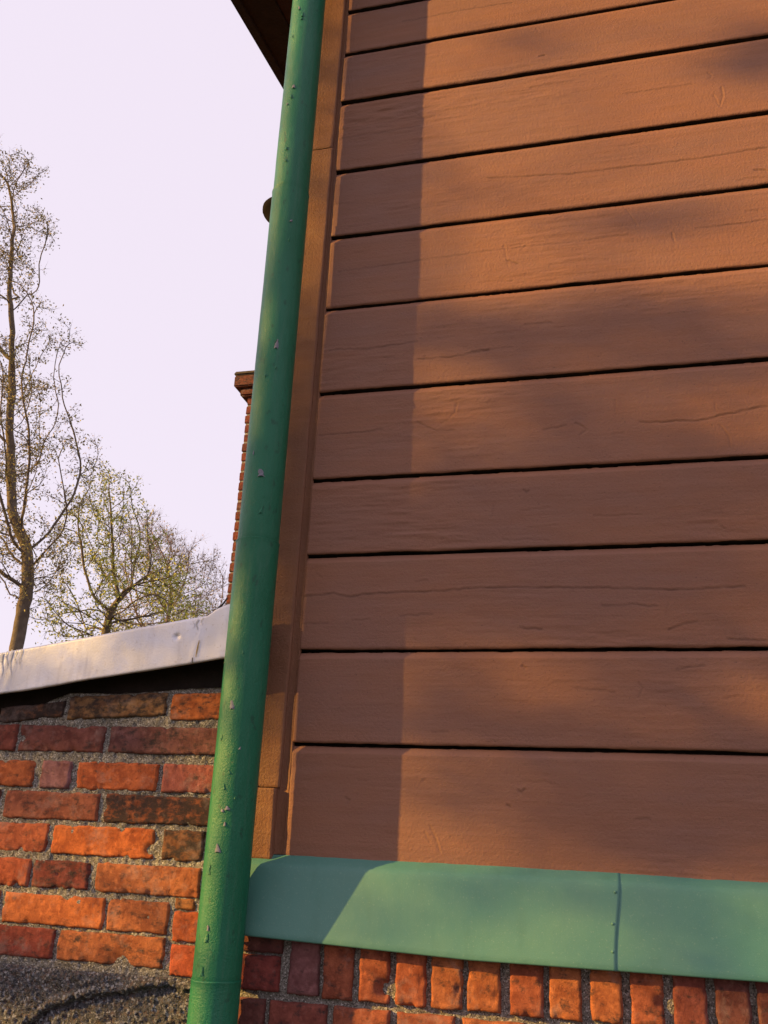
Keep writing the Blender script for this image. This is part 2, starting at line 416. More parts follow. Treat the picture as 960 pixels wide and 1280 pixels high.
# teal flashing strip over the plinth: two lapped sheets
def bz(x):
    return float(np.interp(x, [-.80, -.305, .234, 1.9], [-.202, -.216, -.214, -.214]))+EYE
def flash(x0, x1, proud, seed, slant=0.):
    pr = [(.004, -.046), (-.006, -.053), (-.016, -.0605), (-.0215, -.066), (-.0245, -.073)]
    rows = []
    xs_ = np.linspace(x0, x1, max(20, int((x1-x0)/.006)))
    for y, z in pr: rows.append([(x, y-proud, z+EYE) for x in xs_])
    for k in range(1, 15):
        t = k/14
        rows.append([(x, -.0245+t*(-.057+.0245)-proud, (EYE-.073)*(1-t)+bz(x)*t) for x in xs_])
    rows.append([(x, -.0562-proud, bz(x)-.0025) for x in xs_])
    rows.append([(x, -.0530-proud, bz(x)-.0035) for x in xs_])
    rows.append([(x, -.0480, bz(x)-.0015) for x in xs_])
    A = np.array(rows)
    A[..., 0] += (slant*np.linspace(0, 1, len(rows)) + .0020*np.sin(np.linspace(0, 7, len(rows))))[:, None]*(np.linspace(0, 1, len(xs_))**3)[None, :]
    X, Z = A[..., 0], A[..., 2]
    A[..., 1] += fbm(X*3, Z*5, seed, 2)*.0013
    A[:5, :, 2] += fbm(X[:5]*14, Z[:5]*0, seed+2, 3)*.0010
    if proud > .001:
        end = A[:, -1:].copy(); end[..., 1] += proud*.95; A = np.concatenate([A, end], 1)
    return mk('flashing_strip', A.reshape(-1, 3), gridF(*A.shape[:2]), M_flash, house)
sx = at(775, 1097, -.01)[0]; sx2 = at(769.5, 1213, -.057)[0]
f1 = flash(-.845, sx, .0022, 5, sx2-sx)
f2 = flash(sx-.02, 1.9, 0., 8)
for px, py in ((769, 1115), (766, 1155), (766, 1190)):
    t = (py-1103)/(1213-1103); yy = -.0235+t*(-.057+.0235)-.004
    c = at(px, py, yy)
    V = [(c[0], c[1]-.0006, c[2])]; F = []
    for r_, d in ((.0015, -.0004), (.0024, .0004), (.0031, .0015)):
        for k in range(10):
            a = k*math.tau/10; V.append((c[0]+r_*math.cos(a), c[1]+d, c[2]+r_*math.sin(a)))
    for k in range(10): F.append((0, 1+k, 1+(k+1) % 10))
    for q in range(2):
        for k in range(10): F.append((1+q*10+k, 11+q*10+k, 11+q*10+(k+1) % 10, 1+q*10+(k+1) % 10))
    mk('rivet', V, F, M_flash, f1)

# ------------------------------------------------------------------ bricks
def brick(x0, x1, z0, z1, color, parent, seed, face=BRY, soot=.2, step=.004, rag=1., depth=.05, chips=(), tilt=0., name='brick'):
    nx = max(4, int((x1-x0)/step)); nz = max(4, int((z1-z0)/step))
    x1 = min(x1, -.851) if x0 < -.86 else x1
    u = np.linspace(0, 1, nx+1); v = np.linspace(0, 1, nz+1)
    Vg, Ug = np.meshgrid(v, u, indexing='ij')
    X = x0+(x1-x0)*Ug; Z = z1+(z0-z1)*Vg
    ex = np.minimum(Ug, 1-Ug)*(x1-x0); ez = np.minimum(Vg, 1-Vg)*(z1-z0)
    wx = (1-Ug*2); wz = (1-Vg*2)
    X = X+wx*(fbm(Z*70, Z*0+seed, seed, 4)*.0013*rag)*(np.abs(wx)); Z = Z+wz*(fbm(X*60, X*0+seed*2, seed+5, 4)*.0013*rag)*np.abs(wz)+tilt*(X-(x0+x1)/2)
    ed = np.minimum(ex, ez)
    rad = .0034
    d = np.where(ed < rad, rad-np.sqrt(np.clip(rad**2-(rad-ed)**2, 0, None)), 0)
    cx = np.clip(1-ex/.012, 0, 1)*np.clip(1-ez/.012, 0, 1)
    d = d+cx*.003*(.6+fbm(X*50, Z*50, seed+6, 2))
    nb = fbm(X*38, Z*38, seed+2, 3)
    d = d+np.clip(nb-.45, 0, 1)*.010*np.clip(1-ed/.016, 0, 1)*rag
    d = d+fbm(X*14, Z*14, seed+8, 3)*.0012+fbm(X*130, Z*130, seed+3, 2)*.0005
    for (a, b, w, dp) in chips:
        d = d+dp*np.exp(-(((Ug-a)/w)**2+((Vg-b)/(w*(x1-x0)/(z1-z0)))**2))
    Y = face+d+rng.uniform(-.0012, .0012)
    A = np.stack([X, Y, Z], -1)
    B = np.concatenate([A[:1], A, A[-1:]], 0); B = np.concatenate([B[:, :1], B, B[:, -1:]], 1)
    B[0, :, 1] = B[-1, :, 1] = B[:, 0, 1] = B[:, -1, 1] = face+depth
    return mk(name, B.reshape(-1, 3), gridF(*B.shape[:2]), M_brick, parent, True, (*color, soot))
OR = (.45, .150, .062); OR2 = (.385, .112, .057); RD = (.28, .080, .058); DR = (.20, .070, .058); PU = (.25, .105, .105); TN = (.28, .15, .07); BR_ = (.22, .095, .05)

def sheet(name, x0, x1, z0, z1, y, mat, parent, step, amp, seed, holes=None, cap=None):
    xs_ = np.arange(x0, x1+step, step); zs_ = np.arange(z1, z0-step, -step)
    Z, X = np.meshgrid(zs_, xs_, indexing='ij')
    h = fbm(X*25, Z*25, seed, 3)*amp*.5+fbm(X*120, Z*120, seed+5, 3)*amp*.5
    if holes is not None: h = h+holes(X, Z)
    if cap is not None: Z = np.minimum(Z, cap(X)+fbm(X*30, X*0, 7, 3)*.002)
    A = np.stack([X, y-h, Z], -1)
    B = np.concatenate([A[:1], A, A[-1:]], 0); B = np.concatenate([B[:, :1], B, B[:, -1:]], 1)
    B[0, :, 1] = B[-1, :, 1] = B[:, 0, 1] = B[:, -1, 1] = y+.05
    return mk(name, B.reshape(-1, 3), gridF(*B.shape[:2]), mat, parent)

# plinth of the house below the flashing
zs0 = at(500, 1257, BRY)[2]                # underside of the upright course
plinth = sheet('brick_plinth', -.835, 1.0, zs0-.34, EYE-.10, BRY+.014, M_mortar, house, .004, .0035, 3)
V, F = box(1.0, 1.95, BRY, .1, 0, EYE-.07); mk('plinth_wall', V, F, M_mortar, house, False)
V, F = box(-.835, 1.0, BRY+.001, .1, 0, zs0-.335); mk('plinth_foot', V, F, M_mortar, house, False)
ztop = EYE-.135
xb = lambda px, py=1235: at(px, py, BRY)[0]
seed = 100
brick(xb(297, 1215), xb(350, 1215), at(330, 1191, BRY)[2], ztop, DR, plinth, 101, soot=.2)
brick(xb(297, 1215), xb(348, 1215), zs0+.003, at(330, 1195, BRY)[2], (.27, .06, .05), plinth, 102, soot=.25)
so = [(359,396,PU),(402,439,OR2),(448,485,OR2),(494,531,(.46,.13,.06)),(539,577,OR),(584,625,OR),(637,679,OR2),(686,727,OR),(738,777,OR),(788,829,OR2),(841,883,RD),(894,937,DR),(946,990,DR)]
chp = {2: [(.9, .85, .28, .02)], 5: [(.9, .2, .2, .008)], 3: [(.5, .5, .09, .008)], 9: [(.95, .75, .2, .01)], 8: [(.5, .3, .04, .006)]}
for i, (a, b, c) in enumerate(so):
    brick(xb(a), xb(b), zs0+rng.uniform(-.001, .003), ztop-.002, c, plinth, 110+i, soot=.22 if c in (OR, OR2) else .12, chips=chp.get(i, ()), rag=1.2)
x = xb(990)+.008
while x < .93:
    brick(x, x+.064, zs0, ztop, rr.choice((DR, RD, OR2)), plinth, 130+int(x*90), soot=.15, step=.01); x += .077
lo = [(297,329,DR),(336,407,RD),(416,487,OR2),(496,568,OR2),(578,655,OR),(664,745,RD),(755,835,OR2)]
z1 = zs0-.013
for i, (a, b, c) in enumerate(lo):
    brick(xb(a, 1262), xb(b, 1262), z1-.062, z1, c, plinth, 140+i, soot=.2)
for r_ in range(1, 4):                     # the courses just under the picture
    z1 -= .075; x = -.82-(.06 if r_ % 2 else 0)
    while x < .9:
        w = .24; brick(max(x, -.82), x+w, z1-.062, z1, rr.choice((OR2, RD, DR, OR)), plinth, 160+r_*20+int(x*9), soot=.2, step=.012); x += w+.012

# roof of the house: eave board, verge board, soffit boards, covering and gutter
XV = -1.2
ks = .1903
zr = lambda y: EYE+2.680+ks*(y-.126)
roof = mk('roof', *(lambda: ([(XV, -.10, zr(-.10)+.05), (2.3, -.10, zr(-.10)+.05), (2.3, 4.2, zr(4.2)+.05), (XV, 4.2, zr(4.2)+.05),
     (XV, -.10, zr(-.10)+.10), (2.3, -.10, zr(-.10)+.10), (2.3, 4.2, zr(4.2)+.10), (XV, 4.2, zr(4.2)+.10)],
     [(0, 1, 2, 3), (7, 6, 5, 4), (0, 4, 5, 1), (1, 5, 6, 2), (2, 6, 7, 3), (3, 7, 4, 0)]))(), M_dark, house, False)
def slopebox(x0, x1, y0, y1, d0, d1):
    V = [(x, y, zr(y)+d) for x in (x0, x1) for y in (y0, y1) for d in (d0, d1)]
    return V, [(0, 1, 3, 2), (4, 6, 7, 5), (0, 4, 5, 1), (2, 3, 7, 6), (0, 2, 6, 4), (1, 5, 7, 3)]
mk('verge_board', *slopebox(XV, XV+.03, -.10, 4.2, -.0, .13), M_dark, roof, False)
mk('verge_rail', *slopebox(XV+.032, XV+.14, -.095, 4.2, .012, .048), M_dark, roof, False)
for k in range(3):
    mk('soffit_board', *slopebox(XV+.143+k*.085, XV+.143+k*.085+.082, -.095, 4.2, .020+.004*(k % 2), .047), M_soff, roof, False)
mk('fascia_board', *box(-.79, 2.25, -.075, -.05, zr(-.1)-.06, zr(-.1)+.04), M_trim, roof, False)
gv = []; gx = np.linspace(-1.0, 2.25, 12)
for x in gx:
    gv.append([(x, -.128+.045*math.cos(a), zr(-.1)-.005+.045*math.sin(a)) for a in np.linspace(math.pi, math.tau, 11)]+[(x, -.128+.043*math.cos(a), zr(-.1)-.005+.043*math.sin(a)) for a in np.linspace(math.tau, math.pi, 11)])
gv = np.array(gv); mk('gutter', gv.reshape(-1, 3), gridF(*gv.shape[:2]), M_pipe, roof)
V, F = box(-.80, -.74, .035, 3.8, 0, EYE+2.6); mk('side_wall', V, F, M_soff, house, False)
for k in range(20):
    z = .2+k*.19
    if z > EYE+2.4: break
    V, F = rbox(-.822, -.803, .04, 3.8, z+.008, z+.182); mk('side_plank', V, F, M_plank, house, False)
V, F = box(-.74, 1.95, 3.7, 3.8, 0, EYE+3.2); mk('back_wall', V, F, M_soff, house, False)
V, F = box(1.85, 1.95, .12, 3.7, 0, EYE+2.6); mk('end_wall', V, F, M_soff, house, False)

# ------------------------------------------------------------------ DRAINPIPE
PX, PY, PR = -.8150, -.098, .0495
pipe = thing('drainpipe', (PX, PY, 0), 'green painted round drainpipe with flaking paint at the corner of the boarded house', 'drainpipe')
def pz(px, py): return at(px, py, PY-PR)[2]
zA, zB, zC = pz(320, 671), pz(268, 1230), pz(362, 228)
def tube_sec(z0, z1, r0, r1, seed):
    n = max(30, int((z1-z0)/.006)); zz = np.linspace(z1, z0, n); th = np.linspace(0, math.tau, 65)
    Z, T = np.meshgrid(zz, th, indexing='ij')
    rad = r0+(r1-r0)*(Z-z0)/(z1-z0)
    rad = rad+fbm(np.cos(T)*1.5+Z*3, np.sin(T)*1.5, seed, 2)*.0005+fbm(np.cos(T)*6, np.sin(T)*6+Z*30, seed+3, 2)*.00018
    rad = rad+np.where(z1-Z < .004, .0008, 0)-np.where(Z-z0 < .003, .0012, 0)
    cx = PX+fbm(Z*.8, Z*0, 7, 2)*.0012
    return np.stack([cx+rad*np.cos(T), PY+rad*np.sin(T), Z], -1)
for z0, z1, r0, r1, s in ((.05, zB, PR-.0002, PR+.0004, 1), (zB, zA, PR-.0006, PR+.0005, 2), (zA, zC, PR-.0008, PR+.0002, 3), (zC, EYE+2.60, PR-.0012, PR-.0006, 4)):
    A = tube_sec(z0, z1, r0, r1, s); mk('pipe_section', A.reshape(-1, 3), gridF(*A.shape[:2])[:, ::-1], M_pipe, pipe)
def ring(z, r, h):
    th = np.linspace(0, math.tau, 65); rows = []
    for dz, dr in ((h, -.002), (h*.8, r*.8), (0, r), (-h*.8, r*.7), (-h, -.002)):
        w = .0006*np.sin(th*3+z*9)
        rows.append(np.stack([PX+(PR+dr)*np.cos(th), PY+(PR+dr)*np.sin(th), z+dz+w], -1))
    A = np.array(rows); return A
for z, r_, h in ((zA, .0015, .0022), (zB, .0009, .003)):
    A = ring(z, r_, h); mk('joint_bead', A.reshape(-1, 3), gridF(*A.shape[:2])[:, ::-1], M_pipe, pipe)
def on_pipe(px, py):
    o = np.array([0, -2., EYE]); d = CM.T @ np.array([(px-480)/FPX, (py-640)/FPX, 1.0])
    ox, oy = o[0]-PX, o[1]-PY
    a = d[0]**2+d[1]**2; b = 2*(ox*d[0]+oy*d[1]); c = ox*ox+oy*oy-PR*PR
    disc = b*b-4*a*c
    if disc < 0: disc = 0
    t = (-b-math.sqrt(disc))/(2*a); p = o+d*t
    return math.atan2(p[1]-PY, p[0]-PX), p[2]
def flake(px, py, w, h, seed, curl=1.):
    """a chip in the paint: torn patch painted near-black as shade under a curled tongue"""
    q = random.Random(seed); th0, z0 = on_pipe(px, py); w *= .0021; h *= .0019
    P = lambda u, v, r_: (PX+(PR+r_)*math.cos(th0+u/PR), PY+(PR+r_)*math.sin(th0+u/PR), z0+v)
    n = 9; V = [P(0, 0, .0006)]; F = []
    rad = [q.uniform(.35, 1.1) for _ in range(n)]; sl_ = q.uniform(-.4, .4)
    for k in range(n):
        a = k*math.tau/n; vv = .5*h*rad[k]*math.sin(a); V.append(P(.42*w*rad[k]*math.cos(a)+sl_*vv, vv, .0006))
    for k in range(n): F.append((0, 1+k, 1+(k+1) % n))
    mk('bare_patch_shade', V, F, M_chip, pipe, False)  # shade below the lifted tongue is put into the torn patch's colour
    V = []; F = []; nr = 4                  # tongue: narrow root above, arched and lifted towards its lower lip
    for i in range(nr+1):
        t = i/nr; hw = w*(.14+.34*t**.6)*q.uniform(.7, 1.2); vv = h*(.55-1.0*t); lift = .0006+curl*.0017*t*t*q.uniform(.7, 1.3)
        for j, u in enumerate((-1, -.5, 0, .5, 1)):
            V.append(P(hw*u+sl_*vv+q.uniform(-1, 1)*w*.05, vv-(h*.16*(abs(u)**1.5) if t > .9 else 0), lift*(1-.75*abs(u)**2)+.0003))
    for i in range(nr):
        for j in range(4): F.append((i*5+j, i*5+j+1, i*5+j+6, i*5+j+5))
    mk('lifted_paint', V, F, M_primer if (w > .011 or seed % 5 == 0) else M_pipe, pipe, False)
FL = [(290,881,6,9,1.3),(326,591,8,9,1.3),(346,430,5,13,1),(327,636,4,11,1),(367,108,6,6,1),(364,120,3,7,1),(378,18,5,8,1),(374,10,3,7,1),(377,23,4,4,.8),(358,185,4,5,1),(357,200,3,4,1),
 (362,298,3,9,1),(364,276,4,4,1),(316,747,5,3,.6),(320,769,4,4,.6),(304,813,3,7,1),(284,1010,6,4,1),(278,1013,4,3,1),(272,1060,6,8,1.2),(261,1088,3,8,.6),(262,1084,3,5,.5),(258,1172,4,8,1),
 (260,1160,3,5,.8),(252,1214,5,8,1),(280,983,3,6,1),(345,459,3,4,1),(332,468,3,6,1),(317,566,2,5,1),(366,45,2,5,1),(357,145,2,3,.5),(277,922,3,6,.6),(287,965,3,4,.8),(300,935,3,3,.6),(272,1105,3,3,.6),
 (330,620,3,3,.5),(355,240,3,3,.5),(378,238,3,3,.5),(281,1030,3,4,1),(294,997,2,3,.6),(283,958,3,3,.7),(312,735,2,3,.5),(266,1130,3,3,.6),(359,130,3,3,.6),(340,700,2,2,.5),(300,1040,2,2,.5),(305,870,2,3,.5)]
for i, (a, b, w, h, c) in enumerate(FL):
    if w <= 3 and h <= 3 and i % 2: continue
    flake(a, b, w, h, i+3, c)

# ------------------------------------------------------------------ LEAN-TO
lean = thing('brick_outbuilding', (-1.6, 1.2, 0), 'low brick outbuilding with silver metal verge and rough grey base left of the drainpipe', 'outbuilding')
VQ = -.080
A0, A1 = at(0, 867, VQ), at(277, 822, VQ)
slope = (A1[2]-A0[2])/(A1[0]-A0[0])
zm = lambda x: A0[2]+slope*(x-A0[0])        # lower edge of the metal
_cp = np.array([at(a, b, BRY)[[0, 2]] for a, b in ((-200, 925), (0, 893), (40, 884), (86, 866), (150, 867), (213, 862), (280, 858))])
def wall_cap(X): return np.interp(X, _cp[:, 0], _cp[:, 1])
def wall_holes(X, Z):
    return np.clip(fbm(X*9, Z*30, 61, 2)-.2, 0, 1)*.003
bw = sheet('brick_wall', -1.62, -.855, EYE-.36, EYE+.36, BRY+.007, M_mortar, lean, .0032, .0045, 12, wall_holes, wall_cap)
V, F = box(-3.1, -1.625, BRY+.002, .08, 0, EYE+.10); mk('wall_far_end', V, F, M_mortar, lean, False)
V, F = box(-3.1, -3.0, .08, 2.9, 0, EYE-.02); mk('end_wall', V, F, M_mortar, lean, False)
zz_ = lambda py, px=100: at(px, py, BRY)[2]
def rowb(y0, y1, items):
    for i, (a, b, c, so_, *ch) in enumerate(items):
        ym = (y0+y1)/2
        brick(at(a, ym, BRY)[0], at(b, ym, BRY)[0], zz_(y1), zz_(y0), c, bw, int(y0)+i*7, soot=so_, step=.0035, rag=1.25, chips=ch[0] if ch else ())
rowb(907, 940, [(-120,-34,RD,.3),(-28,19,RD,.25),(23,129,(.22,.075,.06),.2,[(.03,.5,.05,.01)]),(136,300,(.21,.085,.075),.3)])
rowb(952, 986, [(-150,-40,RD,.2),(-32,41,(.42,.12,.05),.22),(50,87,(.30,.14,.15),.1),(95,196,(.50,.13,.05),.12),(203,310,(.36,.11,.09),.2)])
rowb(991, 1026, [(-110,-4,DR,.3),(4,122,(.34,.11,.065),.28),(130,300,(.36,.11,.045),.62)])
rowb(1032, 1069, [(-160,-62,RD,.1),(-55,58,(.44,.12,.06),.18),(64,192,(.56,.15,.045),.08,[(.98,.7,.05,.012)]),(203,254,(.24,.105,.05),.5),(264,318,RD,.2)])
rowb(1077, 1113, [(-95,-30,DR,.1),(-22,35,(.46,.11,.05),.12),(39,110,(.27,.065,.045),.4,[(.45,.5,.03,.005)]),(119,250,OR,.16)])
rowb(1121, 1160, [(-120,-5,OR2,.1),(2,129,(.56,.165,.055),.12),(134,210,OR,.28,[(.68,.5,.02,.006)])])
rowb(1164, 1203, [(-140,-70,OR2,.2),(-60,65,(.30,.065,.045),.25),(71,205,OR,.3,[(.62,1.,.12,.012)])])
def pxb(x0, y0, x1, y1, c, so_, s, **k):
    xm, ym = (x0+x1)/2, (y0+y1)/2
    brick(at(x0, ym, BRY)[0], at(x1, ym, BRY)[0], at(xm, y1, BRY)[2], at(xm, y0, BRY)[2], c, bw, s, soot=so_, step=.0035, **k)
pxb(86, 868, 207, 897, TN, .45, 301, rag=1.6, tilt=.05); pxb(213, 866, 312, 900, (.54, .16, .05), .3, 302, tilt=.02)
pxb(0, 880, 78, 900, BR_, .7, 310, rag=1.6, tilt=.1)
pxb(218, 1123, 243, 1138, (.42, .17, .06), .4, 303, rag=1.8)
pxb(215, 1142, 310, 1180, (.54, .13, .045), .12, 304); pxb(211, 1184, 308, 1224, (.50, .11, .05), .12, 305)
pxb(262, 1086, 310, 1122, RD, .2, 306)
# rough pebbly render at the foot
lx = [(0,1300),(46,1272),(68,1256),(108,1245),(146,1242),(168,1237),(200,1232),(240,1238),(300,1250)]
lw = np.array([at(a, b, BRY-.01)[[0, 2]] for a, b in lx])
tw = np.array([at(a, b, BRY-.01)[[0, 2]] for a, b in [(-200,1195),(0,1203),(60,1205),(110,1210),(150,1216),(190,1222),(215,1232),(250,1240),(310,1245)]])
xs_ = np.arange(-1.62, -.838, .0022); zs_ = np.arange(EYE-.30, EYE-.60, -.0022)
Z, X = np.meshgrid(zs_, xs_, indexing='ij')
zt = np.interp(X, tw[:, 0], tw[:, 1])+fbm(X*40, X*0, 3, 3)*.004
zl = np.interp(X, lw[:, 0], lw[:, 1])+fbm(X*60, X*0, 9, 3)*.003
h = np.clip((zt-Z)/.012, -1, 1)*.010+.004
h += fbm(X*28, Z*28, 5, 3)*.0035+fbm(X*110, Z*110, 15, 3)*.0026+fbm(X*230, Z*230, 25, 2)*.0014
under = np.clip((zl-Z)/.006, 0, 1); h += np.clip(1-np.abs(zl+.008-Z)/.012, 0, 1)*.006*(Z > zl)
h -= under*np.clip(1-(zl-Z)/.06, .25, 1)*.016
A = np.stack([X, BRY-h, Z], -1)
mk('rough_render', A.reshape(-1, 3), gridF(*A.shape[:2]), M_render, lean)
V, F = box(-1.62, -.838, BRY+.012, .05, 0, EYE-.355); mk('wall_core', V, F, M_mortar, lean, False)
V, F = box(-1.62, -.838, BRY-.004, .0, 0, EYE-.595); mk('wall_foot', V, F, M_render, lean, False)
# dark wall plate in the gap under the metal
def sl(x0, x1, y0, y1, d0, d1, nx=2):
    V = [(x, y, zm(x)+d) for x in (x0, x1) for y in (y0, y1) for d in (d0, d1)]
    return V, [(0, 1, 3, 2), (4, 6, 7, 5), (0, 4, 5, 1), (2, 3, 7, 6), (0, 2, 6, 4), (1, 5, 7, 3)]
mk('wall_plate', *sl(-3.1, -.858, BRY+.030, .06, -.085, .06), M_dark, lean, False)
lroof = mk('roof', *sl(-3.15, -.845, VQ+.012, 3.0, .012, .085), M_dark, lean, False)
# metal verge sheet with dents, a drip fold and an upturned end
xe = -.868
xs_ = np.linspace(-2.2, xe, 330); T = np.linspace(0, 1, 30)
rows = []
htop = lambda x: float(np.interp(x, [-2.2, -1.5, at(230, 783, VQ)[0], at(258, 775, VQ)[0], at(270, 762, VQ)[0], at(283, 753, VQ)[0]],
                                 [.104, .104, .108, .108, .121, .127]))
for d, y in ((.004, .012), (-.0015, .006), (-.001, .001)): rows.append([(x, VQ+y, zm(x)+d) for x in xs_])
for t in T: rows.append([(x, VQ, zm(x)+.001+t*(htop(x)-.006)) for x in xs_])
for d, y in ((-.0025, .002), (0, .007), (.001, .03)): rows.append([(x, VQ+y, zm(x)+htop(x)+d) for x in xs_])
A = np.array(rows[::-1]); X, Z = A[..., 0], A[..., 2]; Z0 = Z-zm(0)-slope*X
A[..., 1] += fbm(X*3, Z0*6, 4, 3)*.0010+fbm(X*14, Z0*16, 14, 2)*.0002
xd, zd = at(221, 796, VQ)[[0, 2]]
A[..., 1] += .004*np.exp(-((X-xd)**2+(Z-zd)**2)/.006**2)
for px in (246, 20, 8):                     # creases where the sheet is folded
    xc = at(px, 810, VQ)[0]; A[..., 1] -= .0006*np.exp(-((X-xc-(Z0-.05)*.25)/.008)**2)
A[-3:, :, 2] += fbm(X[-3:]*10, X[-3:]*0, 44, 3)*.0012
verge = mk('verge_flashing', A.reshape(-1, 3), gridF(*A.shape[:2]), M_zinc, lroof)
c0 = at(247, 796, VQ-.004); c1 = at(244, 822, VQ-.004)
def ribbon(name, pts, w, mat, parent):
    V = []; F = []
    for i, (p, ww) in enumerate(zip(pts, w)):
        V += [(p[0]-ww, p[1], p[2]), (p[0], p[1]-.0002, p[2]), (p[0]+ww, p[1], p[2])]
    for i in range(len(pts)-1):
        F += [(3*i, 3*i+3, 3*i+4, 3*i+1), (3*i+1, 3*i+4, 3*i+5, 3*i+2)]
    return mk(name, V, F, mat, parent)
ribbon('ochre_drip', [at(x, y, VQ-.0022) for x, y in ((249,800),(247.5,806),(246,813),(244.5,821))], (.0005, .0014, .0014, .0006), M_stain, verge)
ribbon('tar_tick', [at(x, y, VQ-.0022) for x, y in ((240.5,822),(240,829))], (.0012, .0006), M_dark, verge)
for px, py, ln, w_ in ((3,816,30,.0035),(9,814,22,.0022),(14,812,34,.0028),(20,812,18,.0018),(26,811,26,.0016),(247,774,14,.0022),(253,772,10,.0014),(243,778,8,.0010)):
    n_ = 7; pts = [at(px+1.2*math.sin(k*1.1+px)-k*.25, py+ln*k/(n_-1), VQ-.0016) for k in range(n_)]
    ribbon('paint_splash', pts, [w_*x for x in (.7, 1., .85, .5, .6, .35, .1)], M_splash, verge)
# dark lead strip curling up behind the end of the sheet
tp = [at(x, y, VQ+.010) for x, y in ((205,787.5),(232,779.5),(256,772),(268,765),(277,757),(284,748))]
V = []; F = []
for p in tp:
    for k in range(6):
        a = k*math.tau/6; V.append((p[0], p[1]+.004*math.cos(a), p[2]+.0028*math.sin(a)))
for i in range(len(tp)-1):
    for k in range(6): F.append((i*6+k, i*6+(k+1) % 6, i*6+6+(k+1) % 6, i*6+6+k))
mk('lead_strip', V, F, M_seam, lroof)

# ------------------------------------------------------------------ CHIMNEY behind the outbuilding
CY = 3.55
pt = at(309.5, 495, CY); pb = at(299, 458, CY); pc = at(303, 489, CY)
cx0 = pt[0]; cw = .46
chim = thing('brick_chimney', (cx0+cw/2, CY+cw/2, 0), 'slim red brick chimney with stepped cap rising behind the drainpipe', 'chimney')
core = mk('chimney_stack', *box(cx0+.006, cx0+cw-.006, CY+.006, CY+cw-.006, 0, pt[2]), M_mortar, chim, False)
protos = [rbox(-.12, .12, -.0575, .0575, -.031, .031, .004), rbox(-.0575, .0575, -.0575, .0575, -.031, .031, .004)]
pm = []
for V, F in protos:
    q = np.array(V); q += np.stack([fbm(q[:, 0]*40, q[:, 2]*40, 3, 2), fbm(q[:, 1]*40, q[:, 0]*40, 5, 2), 0*q[:, 0]], 1)*.0015
    me = bpy.data.meshes.new('chimney_brick'); me.from_pydata([tuple(v) for v in q], [], F); me.materials.append(M_brick); pm.append(me)
def cb(me, x, y, z, rot):
    o = bpy.data.objects.new('brick', me); C.objects.link(o); o.parent = core
    o.location = np.array([x, y, z])-WL[core.name]; o.rotation_euler = (0, 0, rot+rr.uniform(-.02, .02))
    o.color = (*rr.choice(((.17, .045, .032), (.21, .055, .035), (.13, .04, .035))), rr.uniform(.1, .4))
z = pt[2]-.04; k = 0
while z > EYE+.15:
    j = rr.uniform(-.003, .003)
    if k % 2 == 0:
        cb(pm[0], cx0+.12+j, CY+.0575+j, z, 0); cb(pm[0], cx0+cw-.098, CY+.0575, z, 0)
        cb(pm[0], cx0+.0575+j, CY+.245, z, math.pi/2); cb(pm[1], cx0+.0575+j, CY+cw-.0575, z, 0)
    else:
        cb(pm[1], cx0+.0575+j, CY+.0575+j, z, 0); cb(pm[0], cx0+.24, CY+.0575, z, 0); cb(pm[1], cx0+cw-.0575, CY+.0575, z, 0)
        cb(pm[0], cx0+.0575+j, CY+.24, z, math.pi/2)
    z -= .0745; k += 1
ov = pt[0]-pb[0]
V, F = rbox(cx0-ov*.55, cx0+cw+ov*.55, CY-.03, CY+cw+.03, pt[2]-.01, pt[2]+.055, .012); mk('cap_course', V, F, M_brick, chim, False, (.15, .045, .032, .4))
V, F = rbox(cx0-ov, cx0+cw+ov, CY-.06, CY+cw+.06, pt[2]+.055, pt[2]+.145, .008); mk('cap_course', V, F, M_brick, chim, False, (.17, .055, .035, .4))
V, F = rbox(cx0-ov-.005, cx0+cw+ov+.005, CY-.065, CY+cw+.065, pt[2]+.146, pt[2]+.178, .010); mk('cap_slab', V, F, M_cap, chim, False)
cc = at(356, 264, CY+.2); cl = at(330.5, 264, CY+.2); rc = cc[0]-cl[0]
V = []; F = []; ns = 28
zt_ = cc[2]
pr = [(rc*.30, pt[2]+.17), (rc*.26, zt_-.30), (rc*.28, zt_-.18), (rc*.93, zt_-.045), (rc, zt_-.02), (rc*1.0, zt_+.012), (rc*.93, zt_+.028), (rc*.85, zt_+.028), (rc*.5, zt_-.12)]
for r_, z in pr:
    for k in range(ns):
        a = k*math.tau/ns; V.append((cc[0]+r_*math.cos(a), cc[1]+r_*math.sin(a), z))
for i in range(len(pr)-1):
    for k in range(ns): F.append((i*ns+k, i*ns+(k+1) % ns, (i+1)*ns+(k+1) % ns, (i+1)*ns+k))
M_clay.node_tree.nodes['Principled BSDF'].inputs['Specular IOR Level'].default_value = 0
mk('flared_pot', V, F, M_clay, chim)

